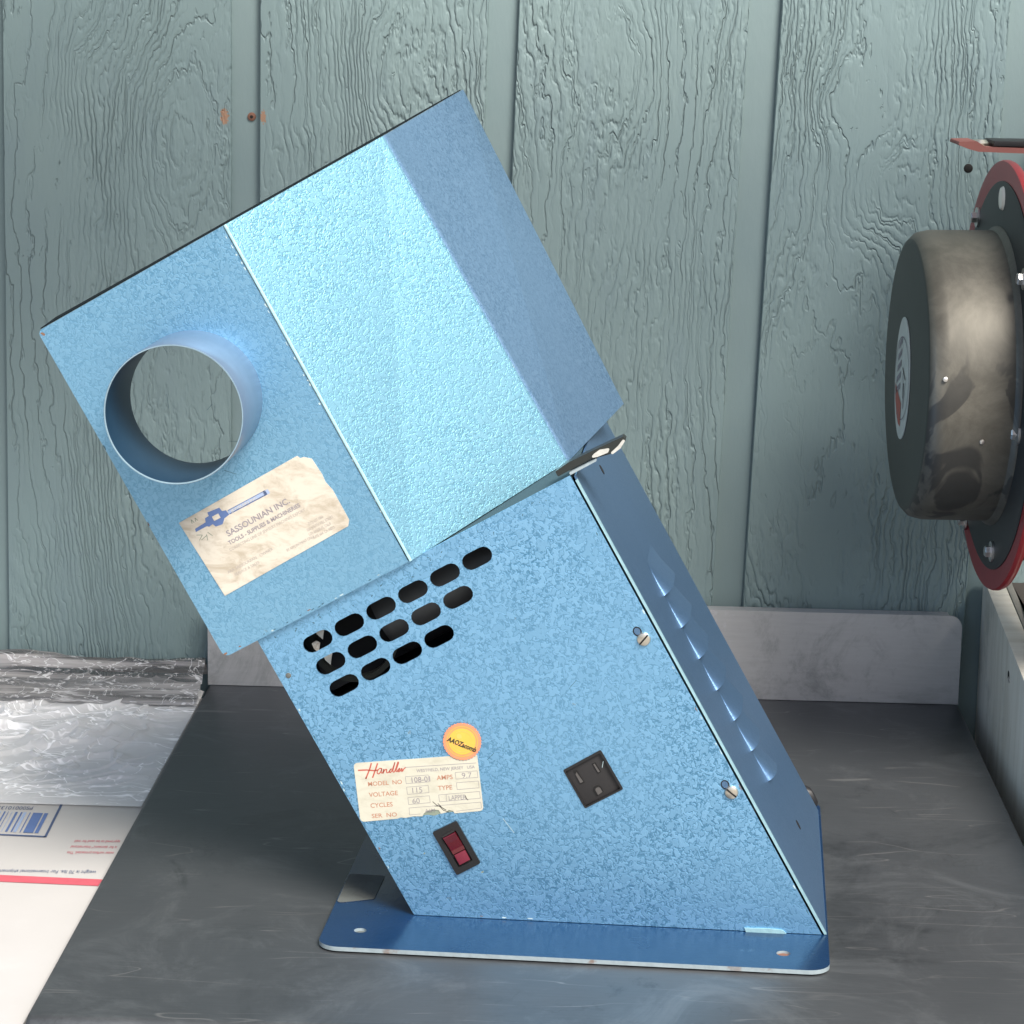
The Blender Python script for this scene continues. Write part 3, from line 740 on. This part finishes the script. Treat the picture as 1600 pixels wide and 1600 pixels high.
# rocker switch
SW = rounded([(.1020, -.0140), (.1228, -.0137), (.1226, .0238), (.1018, .0240)], .0012, 3)
swi = rounded([(.1062, -.0094), (.1186, -.0092), (.1186, .0178), (.1062, .0178)], .0012, 3)
sw = frame('rocker_switch', SW, swi, V0-.0028, V0-.0008, M['black_plastic'], mac)
prism('switch_well', [(.1056, -.010), (.1190, -.010), (.1190, .0184), (.1056, .0184)], V0-.0012, V0-.0009, M['void'], sw, A)
def rocker():
    v = []; secs = [(.0168, -.0046), (.0160, -.0050), (.0110, -.0035), (.0045, -.0022), (.0015, -.0024)]
    for b, d in secs: v += [A(.1074, V0+d, b), A(.1176, V0+d, b)]
    for b, d in secs: v += [A(.1074, V0-.0010, b), A(.1176, V0-.0010, b)]
    n = len(secs); f = []
    for i in range(n-1):
        f += [(2*i, 2*i+1, 2*i+3, 2*i+2), (2*i, 2*i+2, 2*i+2+2*n, 2*i+2*n), (2*i+1, 2*i+3, 2*i+3+2*n, 2*i+1+2*n)]
    f += [(0, 1, 1+2*n, 2*n), (2*n-2, 2*n-1, 4*n-1, 4*n-2)]
    return mesh('rocker', v, f, M['red_plastic'], sw)
rocker()
prism('rocker_lens', [(.1080, -.0078), (.1170, -.0076), (.1172, .0008), (.1080, .0008)], V0-.0034, V0-.0012, M['red_plastic2'], sw, A, bevel=.0004)
prism('bezel_highlight_rim', rounded([(.1064, .0172), (.1180, .0174), (.1172, .0188), (.1100, .0186), (.1068, .0180)], .0004, 2), V0-.0040, V0-.0030, M['grey_plastic'], sw, A)
# screws
for (a, b, rot) in ((.3136, .0825, R(52-30)), (.3160, -.0508, R(-38-30))):
    fn = lambda x, y, z, a=a, b=b: A(a+x, V0-.0008-z, b+y)
    s_ = lathe('cover_screw', [(.0052, 0), (.0052, .0010), (.0046, .0022), (.0030, .0028), (.0001, .0030)], M['screw'], mac, 24, fn)
    c, q = math.cos(rot), math.sin(rot)
    P = [(a+x*c-y*q, b+x*q+y*c) for x, y in ((-.0047, -.0006), (.0047, -.0006), (.0047, .0006), (-.0047, .0006))]
    prism('screw_slot', P, V0-.0040, V0-.0034, M['void'], s_, A)
    # keyhole slot rim above the screw
    K = [(a-.0015+.0032*math.cos(t), b+.0072+.0038*math.sin(t)) for t in [math.pi*2*i/18 for i in range(18)]]
    kh = prism('keyhole', K, V0-.0011, V0-.0009, M['void'], mac, A)
    K2 = [(a-.0015+.0023*math.cos(t), b+.0074+.0028*math.sin(t)) for t in [math.pi*2*i/18 for i in range(18)]]
    prism('keyhole_plate', K2, V0-.0013, V0-.0012, M['blue_side'], kh, A)
lathe('rivet', [(.0022, 0), (.0020, .0006), (.0012, .0009)], M['tape'], mac, 12, lambda x, y, z: A(.0646+x, V0-.0008-z, .1802+y))
# bent tab at the foot of the cover
prism('foot_tab', [(.2748, -.1518-.0005), (.3010, -.1672), (.3000, -.1633), (.2920, -.1580), (.2752, -.1488)], V0-.0022, V0-.0010, M['worn_glint_fold'], mac, A)
# dark rubber grommet with the cord stub behind
lathe('cord_grommet', [(.002, -.006), (.0095, -.006), (.0095, .004), (.006, .010), (.002, .011)], M['rubber'], mac, 20, lambda x, y, z: A(.3235+z*.5, .392+x*.6, -.172+y*1.2))

# business-card sticker on the hood
HS = vf-.0001
def sx_(v): return (lambda x, y, z: A(x, v-z, y))
sp_ = [(.0514, .3200), (.1546, .3226), (.1558, .3200), (.1585, .3196), (.1600, .3222), (.1632, .3156), (.1642, .3020), (.1636, .2960), (.1654, .2880), (.1652, .2630), (.1622, .2592), (.0543, .2561)]
sp_ = [(x, y) for x, y in sp_ if (x, y) != (.1600, .3222)]
st = filled('business_sticker', [sp_], .0004, [M['paper']], mac, sx_(HS-.0003))
f = Flat()
BL = M['ink_blue']
f.poly([(.0592, .3082), (.0600, .3106), (.0695, .3112), (.0705, .3140), (.0740, .3143), (.0742, .3170), (.0840, .3160), (.0846, .3128), (.0875, .3120), (.0880, .3080), (.0835, .3072), (.0800, .3040), (.0745, .3048), (.0735, .3075), (.0700, .3070), (.0690, .3082)], BL)
f.poly([(.0757, .3090), (.0757, .3126), (.0812, .3126), (.0812, .3090)], M['paper'], .0001)
f.poly([(.0880, .3084), (.0882, .3110), (.1229, .3112), (.1232, .3080), (.1228, .3078)], M['ink_pale_blue'])
f.line((.0885, .3083), (.1195, .3082), .0008, BL); f.line((.0885, .3111), (.1200, .3112), .0006, BL)
f.poly([(.1185, .3078), (.1185, .3115), (.1208, .3115), (.1208, .3078)], BL)
f.text('JEWELERS INC', .0905, .3086, .0028, M['paper'], sx=1.25, lift=.0001)
f.text('SASSOUNIAN INC.', .0790, .2939, .0064, M['ink_grey'], sx=1.02, rot=.012, bold=.00012)
f.text('TOOLS - SUPPLIES & MACHINERIES', .0768, .2880, .0043, M['ink_grey'], sx=.93, rot=.008, bold=.0001)
f.text('CORRECTING LINE OF JEWELRY MACHINES EXPORT', .0748, .2836, .0032, M['ink_lgrey'], sx=.86, rot=.006)
for i, (t, x) in enumerate((('(213) 627-1066', .1365), ('550 SOUTH HILL STREET', .1335), ('LOS ANGELES, CALIF', .1330), ('SUITE 604  CA 90013', .1345))):
    f.text(t, x, .2733-.0036*i, .0031, M['ink_lgrey'], sx=.66)
f.text('BY APPOINTMENT ONLY', .1125, .2635, .0030, M['ink_lgrey'], sx=.7)
f.text('ARA SASSOUNIAN   OWNER', .0650, .2695, .0032, M['ink_lgrey'], sx=.95); f.text('SERVICE & SALES', .0690, .2655, .0030, M['ink_lgrey'], sx=.95)
for a_, b_ in (((.0600, .3150), (.0608, .3180)), ((.0608, .3180), (.0618, .3150)), ((.0632, .3150), (.0640, .3178)), ((.0640, .3178), (.0650, .3150)), ((.0585, .3060), (.0625, .3040)), ((.0625, .3040), (.0585, .3015)), ((.0600, .3010), (.0650, .3022)), ((.0670, .3040), (.0690, .3000)), ((.0655, .3030), (.0640, .2985))):
    f.line(a_, b_, .0005, M['grime'])
f.build('sticker_print', st, sx_(HS-.0006))

# rating label
LS = V0-.0009
lab_tl, lab_tr, lab_br, lab_bl = Vector((.0748, .0984)), Vector((.1613, .0618)), Vector((.1444, .0210)), Vector((.0569, .0557))
LA = math.atan2(lab_tr.y-lab_tl.y, lab_tr.x-lab_tl.x)
def lp(s, t): return tuple((lab_tl*(1-s)+lab_tr*s)*(1-t) + (lab_bl*(1-s)+lab_br*s)*t)
quad_ = rounded([lp(0, 0), lp(1, 0), lp(1, 1), lp(0, 1)], [.003, .0015, .003, .003], 5)
edge_ = [lp(.90, 1.0), lp(.80, 1.0), lp(.765, 1.0), lp(.755, .955), lp(.72, .93), lp(.70, .97), lp(.655, .985), lp(.64, .92), lp(.60, .90), lp(.555, .91), lp(.52, .95), lp(.505, 1.0), lp(.43, .985), lp(.37, 1.0), lp(.33, .985), lp(.30, 1.0), lp(.2, 1.0)]
lo = quad_[:18] + edge_ + quad_[18:]
lab = filled('rating_label', [lo], .0003, [M['label']], mac, sx_(LS-.0002))
f = Flat()
LW, LH = .0939, .0462
def LT(t, s, tt, hgt, mat, width, shear=0, bold=0.):
    """text fitted to a width (fraction of the label) with its baseline at (s, tt)"""
    V, Fc = text_mesh(t, 1., shear, 1., 'LEFT', bold)
    w0 = max(x for x, y in V) - min(x for x, y in V); h0 = max(y for x, y in V)
    kx, ky = width*LW/w0, hgt*LH/h0; o = Vector(lp(s, tt)); c, q = math.cos(LA), math.sin(LA)
    f.add([(o.x+x*kx*c-y*ky*q, o.y+x*kx*q+y*ky*c) for x, y in V], Fc, mat)
def LR(s0, t0, s1, t1, w_=.00032, m=None):
    P = [lp(s0, t0), lp(s1, t0), lp(s1, t1), lp(s0, t1)]
    for i in range(4): f.line(P[i], P[(i+1) % 4], w_, m or M['ink_grey'])
def script(strokes, w_, mat):
    for st_ in strokes:
        P = [Vector(lp(*p)) for p in st_]
        for i in range(len(P)-1): f.line(tuple(P[i]), tuple(P[i+1]), w_, mat)
# hand-drawn script logo: H-a-n-d-l-e-r
RS = M['ink_red']
script([[(.145, .02), (.13, .10), (.105, .20), (.085, .28), (.09, .25)], [(.195, .03), (.175, .12), (.15, .23), (.14, .27)], [(.03, .125), (.10, .13), (.16, .15), (.19, .145)]], .0011, RS)
script([[(.225, .125), (.205, .12), (.185, .16), (.182, .20), (.195, .215), (.215, .17), (.225, .125), (.213, .19), (.222, .205), (.232, .18), (.240, .135), (.228, .21), (.245, .155), (.262, .14), (.258, .20), (.272, .205),
         (.288, .165), (.303, .14), (.293, .15), (.281, .19), (.288, .21), (.305, .17), (.335, .035), (.308, .19), (.318, .205), (.330, .17), (.360, .03), (.365, .045), (.333, .19), (.342, .20), (.352, .17), (.368, .14), (.365, .175), (.35, .18),
         (.354, .205), (.370, .19), (.383, .145), (.388, .165), (.378, .20), (.388, .198), (.40, .16), (.415, .135)]], .00085, RS)
f.line(lp(.41, .135), lp(.985, .150), .0004, M['ink_grey'])
LT('WESTFIELD, NEW JERSEY   USA', .50, .235, .05, M['ink_grey'], .47, bold=.01)
BR_ = M['ink_brown']
LT('MODEL  NO', .095, .405, .072, BR_, .275, bold=.012); LR(.405, .295, .590, .415)
LT('108-01', .44, .405, .09, M['ink_grey'], .15, bold=.01)
LT('VOLTAGE', .095, .590, .075, BR_, .235, bold=.012); LR(.405, .475, .58, .60); LT('115', .435, .585, .09, M['ink_grey'], .08)
LT('CYCLES', .095, .775, .075, BR_, .18, bold=.012); LR(.405, .655, .58, .775); LT('60', .435, .765, .085, M['ink_grey'], .06)
LT('SER  NO', .095, .950, .07, BR_, .205, bold=.012); f.line(lp(.405, .835), lp(.985, .845), .0003, M['ink_grey']); f.line(lp(.405, .835), lp(.402, .955), .0003, M['ink_grey']); f.line(lp(.402, .955), lp(.49, .955), .0003, M['ink_grey']); f.line(lp(.78, .965), lp(.985, .95), .0003, M['ink_grey']); f.line(lp(.985, .845), lp(.985, .95), .0003, M['ink_grey'])
LT('AMPS', .655, .395, .075, BR_, .13, bold=.012); LR(.808, .290, .985, .405); LT('9.7', .855, .395, .085, M['ink_grey'], .08)
LT('TYPE', .655, .575, .075, BR_, .115, bold=.012); LR(.808, .470, .985, .590)
LR(.655, .655, .985, .775); f.line(lp(.715, .655), lp(.712, .775), .0003, M['ink_grey']); LT('LAPPER', .73, .765, .08, M['ink_grey'], .14)
LT('A6M', .53, .94, .06, M['ink_grey'], .08)
script([[(.60, .76), (.63, .83), (.66, .86)], [(.61, .84), (.65, .85), (.68, .93), (.72, .97)], [(.64, .80), (.67, .88), (.70, .93)], [(.865, .70), (.875, .76), (.885, .79)]], .0005, M['ink_black'])
f.build('label_print', lab, sx_(LS-.0004))
gr = Flat()
gr.poly([lp(.49, .985), lp(.52, .93), (lp(.56, .895)), lp(.60, .885), lp(.645, .905), lp(.66, .98), lp(.60, 1.01), lp(.55, .985)], M['grime'])
gr.poly([lp(.70, .975), lp(.71, .925), lp(.745, .915), lp(.775, .975)], M['grime'])
gr.build('glue_residue', mac, sx_(V0-.00085))

# chips, rubs and scratches in the paint
ch = Flat(); rc = random.Random(11)
def blob(x, y, rx, ry, m, ang=0.):
    n = 9; P = []
    for i in range(n):
        t = 6.2832*i/n; q = rc.uniform(.55, 1.15); dx, dy = rx*q*math.cos(t), ry*q*math.sin(t)
        P.append((x+dx*math.cos(ang)-dy*math.sin(ang), y+dx*math.sin(ang)+dy*math.cos(ang)))
    ch.poly(P, m)
M['chip_rust'] = plain('rust_chip', (.20, .11, .07), .8); M['chip_pale'] = plain('pale_chip', (.42, .55, .58), .6); M['chip_dark'] = plain('dark_rub', (.05, .13, .19), .6)
for i in range(26):      # along the right and left edges and the foot of the cover
    e = rc.choice('rrrllb')
    if e == 'r': x, y, g = .3236-abs(rc.gauss(0, .0007)), rc.uniform(-.17, .205), 1.57
    elif e == 'l': x, y, g = .0580+abs(rc.gauss(0, .0006)), rc.uniform(-.015, .20), 1.57
    else:
        x = rc.uniform(.07, .31); y = bz(x, zb)+.0012+abs(rc.gauss(0, .0006)); g = -T
    blob(x, y, rc.uniform(.0008, .0026), rc.uniform(.0003, .0007), rc.choice([M['chip_pale'], M['chip_pale'], M['chip_rust'], M['chip_dark']]), g)
for i in range(30): blob(rc.uniform(.065, .30), BT-.004-abs(rc.gauss(0, .004)), rc.uniform(.0005, .0016), rc.uniform(.0003, .0006), M['chip_dark'], rc.uniform(0, 3))
blob(.1045, .0190-.022, .0022, .0012, M['grime'], .4); blob(.1200, -.0210, .0012, .0008, M['grime']); blob(.088, .012, .0010, .0006, M['grime'])
for i in range(7):
    x, y, g, L = rc.uniform(.09, .30), rc.uniform(-.09, .12), rc.uniform(0, 3.1), rc.uniform(.004, .014)
    ch.line((x, y), (x+L*math.cos(g), y+L*math.sin(g)), .00035, rc.choice([M['chip_pale'], M['chip_dark']]))
prop(ch.build('paint_chips', mac, sx_(V0-.00082)), kind='stuff')
ch = Flat()
blob(.0328, .4893, .0010, .0018, M['chip_rust'], .6); blob(.0322, .2175, .0018, .0012, M['chip_rust']); blob(.0306, .395, .0006, .0030, M['chip_dark']); blob(.0306, .330, .0005, .0020, M['chip_rust'])
for i in range(16): blob(.1893-abs(rc.gauss(0, .0005)), rc.uniform(.22, .49), rc.uniform(.0008, .0024), rc.uniform(.0003, .0008), M['chip_pale'], 1.57)
for i in range(14): blob(rc.uniform(.04, .185), .2160+abs(rc.gauss(0, .0008)), rc.uniform(.0008, .0022), rc.uniform(.0003, .0006), rc.choice([M['chip_dark'], M['chip_rust'], M['chip_pale']]))
for i in range(6):
    x, y, g, L = rc.uniform(.05, .17), rc.uniform(.33, .48), rc.uniform(0, 3.1), rc.uniform(.003, .012)
    ch.line((x, y), (x+L*math.cos(g), y+L*math.sin(g)), .0003, M['chip_dark'])
prop(ch.build('paint_chips', mac, sx_(vf-.0001-.0001)), kind='stuff')

# round orange sticker
rs_o = Vector((.1562, .0757)); RR = .0142
P = [(rs_o.x+(RR+(.0004 if i % 2 else -.0003))*math.cos(2*math.pi*i/72), rs_o.y+(RR+(.0004 if i % 2 else -.0003))*math.sin(2*math.pi*i/72)) for i in range(72)]
rst = filled('round_sticker', [P], .0003, [M['orange']], mac, sx_(LS-.0009))
f = Flat(); x_, y_ = rs_o
f.disc(x_, y_, .0103, M['yellow'], 40)
f.arc(x_, y_, .0112, .0118, 0, 6.28, M['yellow'], 60); f.arc(x_, y_, .0078, .0083, .3-.5, 2.2-.5, M['orange2'], lift=.0001); f.arc(x_, y_, .0078, .0083, 3.3-.5, 5.4-.5, M['orange2'], lift=.0001)
f.arc(x_, y_, .0058, .0062, 3.5-.5, 5.9-.5, M['orange2'], lift=.0001)
c5 = R(-30); f.poly([(x_+dx*math.cos(c5)-dy*math.sin(c5), y_+dx*math.sin(c5)+dy*math.cos(c5)) for dx, dy in ((-.0068, -.0030), (.0035, -.0030), (.0030, -.0012), (-.0062, -.0012))], M['orange2'], .0001)
f.poly([(x_+.0020*math.cos(t*.6), y_+.0050+.0020*math.sin(t*.6)-.0005) for t in range(10)], M['orange2'], .0001)
f.text('AAOZacomb', x_-.0098, y_+.0058, .0052, M['ink_black'], sx=.80, shear=.15, rot=R(-50), lift=.0002, bold=.0002)
f.build('sticker_handwriting', rst, sx_(LS-.0012))

# ------------------------------------------------------------------ hose reel at the right
DEL = R(3.0)
reel = empty('hose_reel', (.728, -.25, .367), label='red and dark grey hose reel with dusty spring drum, mounted on the right', cat='hose reel')
reel.rotation_euler = (0, 0, DEL)
# local frame: lathe z axis -> -x (towards the left)
rf = lambda x, y, z: (-z, x, y)
lathe('flange', [(.120, -.0065), (.1862, -.0065), (.1872, -.0040), (.1872, -.0015), (.1862, .0008), (.1790, .0012), (.1640, -.0012), (.120, -.0012)], [M['red_paint']], reel, 128, rf, close=True)
lathe('inner_disc', [(.01, -.006), (.1690, -.006), (.1690, .0004), (.165, .0020), (.01, .0020)], [M['dark_disc']], reel, 96, rf)
0 and prism('back_plate', rounded([(-.10, -.165), (-.045, -.178), (.045, -.178), (.10, -.165), (.14, 0), (.06, .17), (-.06, .17), (-.14, 0)], .02, 4), .003, .0045, M['dark_disc'], reel, lambda x, y, z: (-y, x, z))
DR, DL = .1265, .078
drum = lathe('spring_drum', [(DR+.004, .0022), (DR+.0035, .004), (DR, .0075), (DR-.0005, DL-.016), (DR-.003, DL-.006), (DR-.0085, DL-.0008), (DR-.013, DL), (.02, DL), (.001, DL)], [M['drum'], M['drum_face']], reel, 128, rf, mi=[0, 0, 0, 0, 0, 1, 1, 1, 1])
def oval():
    P = [(.038*math.cos(2*math.pi*i/48), .054*math.sin(2*math.pi*i/48)) for i in range(48)]
    cy, cz = .012, -.005
    o = prism('drum_label', [(cy+x, cz+y) for x, y in P], DL+.0003, DL+.0010, M['label_grey'], reel, lambda x, y, z: (-y, x, z))
    g = Flat()
    g.arc(cy, cz, .0355, .0368, 0, 6.283, M['ink_grey'], 60)
    K = .74
    _p, _l = g.poly, g.line
    sc_ = lambda P: [(cy+(a-cy)*K, cz+(b-cz)*K) for a, b in P]
    g.poly = lambda P, m, lift=0.: _p(sc_(P), m, lift)
    g.line = lambda p, q, w_, m, lift=0.: _l(*sc_((p, q)), w_*K, m, lift)
    # red quarter, dark lettering, arrow
    g.poly([(cy-.002, cz-.058), (cy+.012, cz-.056), (cy+.026, cz-.047), (cy+.036, cz-.034), (cy+.042, cz-.012), (cy-.002, cz-.030)], M['ink_red'])
    for i in range(5): g.poly([(cy+.004+.001*i, cz+.050-.014*i), (cy+.026+.003*i, cz+.038-.014*i), (cy+.028+.003*i, cz+.030-.014*i), (cy+.006+.001*i, cz+.042-.014*i)], M['ink_grey'])
    g.line((cy-.006, cz+.018), (cy-.034, cz+.002), .004, M['ink_black'])
    g.line((cy-.010, cz+.010), (cy-.022, cz-.046), .003, M['ink_grey']); g.line((cy-.036, cz-.002), (cy-.022, cz-.046), .003, M['ink_grey']); g.line((cy-.020, cz-.005), (cy-.018, cz-.030), .005, M['ink_black'])
    g.poly, g.line = _p, _l
    g.build('label_marks', o, lambda x, y, z: (-(DL+.0014), x, y))
M['label_grey'] = plain('worn_grey_label', (.52, .54, .50), .4)
oval()
def bolt(y, z, r=.0052):
    b = lathe('bolt', [(r*1.75, .002), (r*1.75, .0036), (r*1.05, .0038)], M['zinc'], reel, 20, lambda x, q, h: (-h, y+x, z+q))
    lathe('bolt_head', [(r, .0036), (r, .0078), (r*.8, .0088), (r*.3, .0088)], M['zinc'], b, 6, lambda x, q, h: (-h, y+x, z+q), smooth=False)
for y, z in ((.129, .128), (-.125, .0905), (-.135, -.031), (.096, -.168+.022), (-.048+.0, -.137), (-.06, .150)): pass
for (y, z) in ((.104, .1285), (-.112, .098), (-.121, -.030), (.088, -.147), (-.040, -.148)): bolt(y, z)
lathe('beige_plug', [(.008, .002), (.007, .0042), (.003, .0048)], M['board'], reel, 18, lambda x, q, h: (-h, -.004+x*1.2, .155+q*1.3))
# little rivets on the drum skin
for th, h in ((R(173), DL-.012), (R(197), DL-.046)):
    lathe('drum_rivet', [(.0022, 0), (.0020, .0010), (.0008, .0014)], M['zinc'], reel, 12, (lambda th, h: (lambda x, y, z: (-(h+x), (DR+z)*math.cos(th)-y*math.sin(th), (DR+z)*math.sin(th)+y*math.cos(th))))(th, h))
# hose coils behind the flange and the far flange
for i, (r_, z_) in enumerate(((.150, -.022), (.150, -.045), (.150, -.068), (.150, -.091))):
    pr = [(r_+.012*math.cos(2*math.pi*k/10), z_+.0115*math.sin(2*math.pi*k/10)) for k in range(10)]
    lathe('hose_coil', pr, M['rubber'], reel, 64, rf, close=True)
lathe('core', [(.03, -.115), (.138, -.115), (.138, -.008), (.03, -.008)], M['dark_disc'], reel, 48, rf)
lathe('flange', [(.02, -.118), (.187, -.118), (.187, -.112), (.02, -.112)], M['red_paint'], reel, 96, rf)
# mounting arm above: pressed red channel reaching to the wall
arm = bpy.data.objects
ra = prism('mounting_arm', rounded([(-.012, .1925), (-.013, .1895), (-.003, .1858), (.006, .1835), (.20, .1795), (.20, .1852), (.012, .1880), (.004, .1930)], .001, 2), .158, .205, M['red_dusty'], reel)
lathe('arm_bolt', [(.009, 0), (.009, .003), (.006, .006)], M['screw'], reel, 16, lambda x, y, z: (.010+x, .178+y, .1875+z))
box('arm_pad', (.020, .160, .1885), (.19, .204, .1935), M['rubber'], reel, bevel=.001)
box('post', (.09, .12, -.10), (.13, .262, .20), M['dark_disc'], reel)
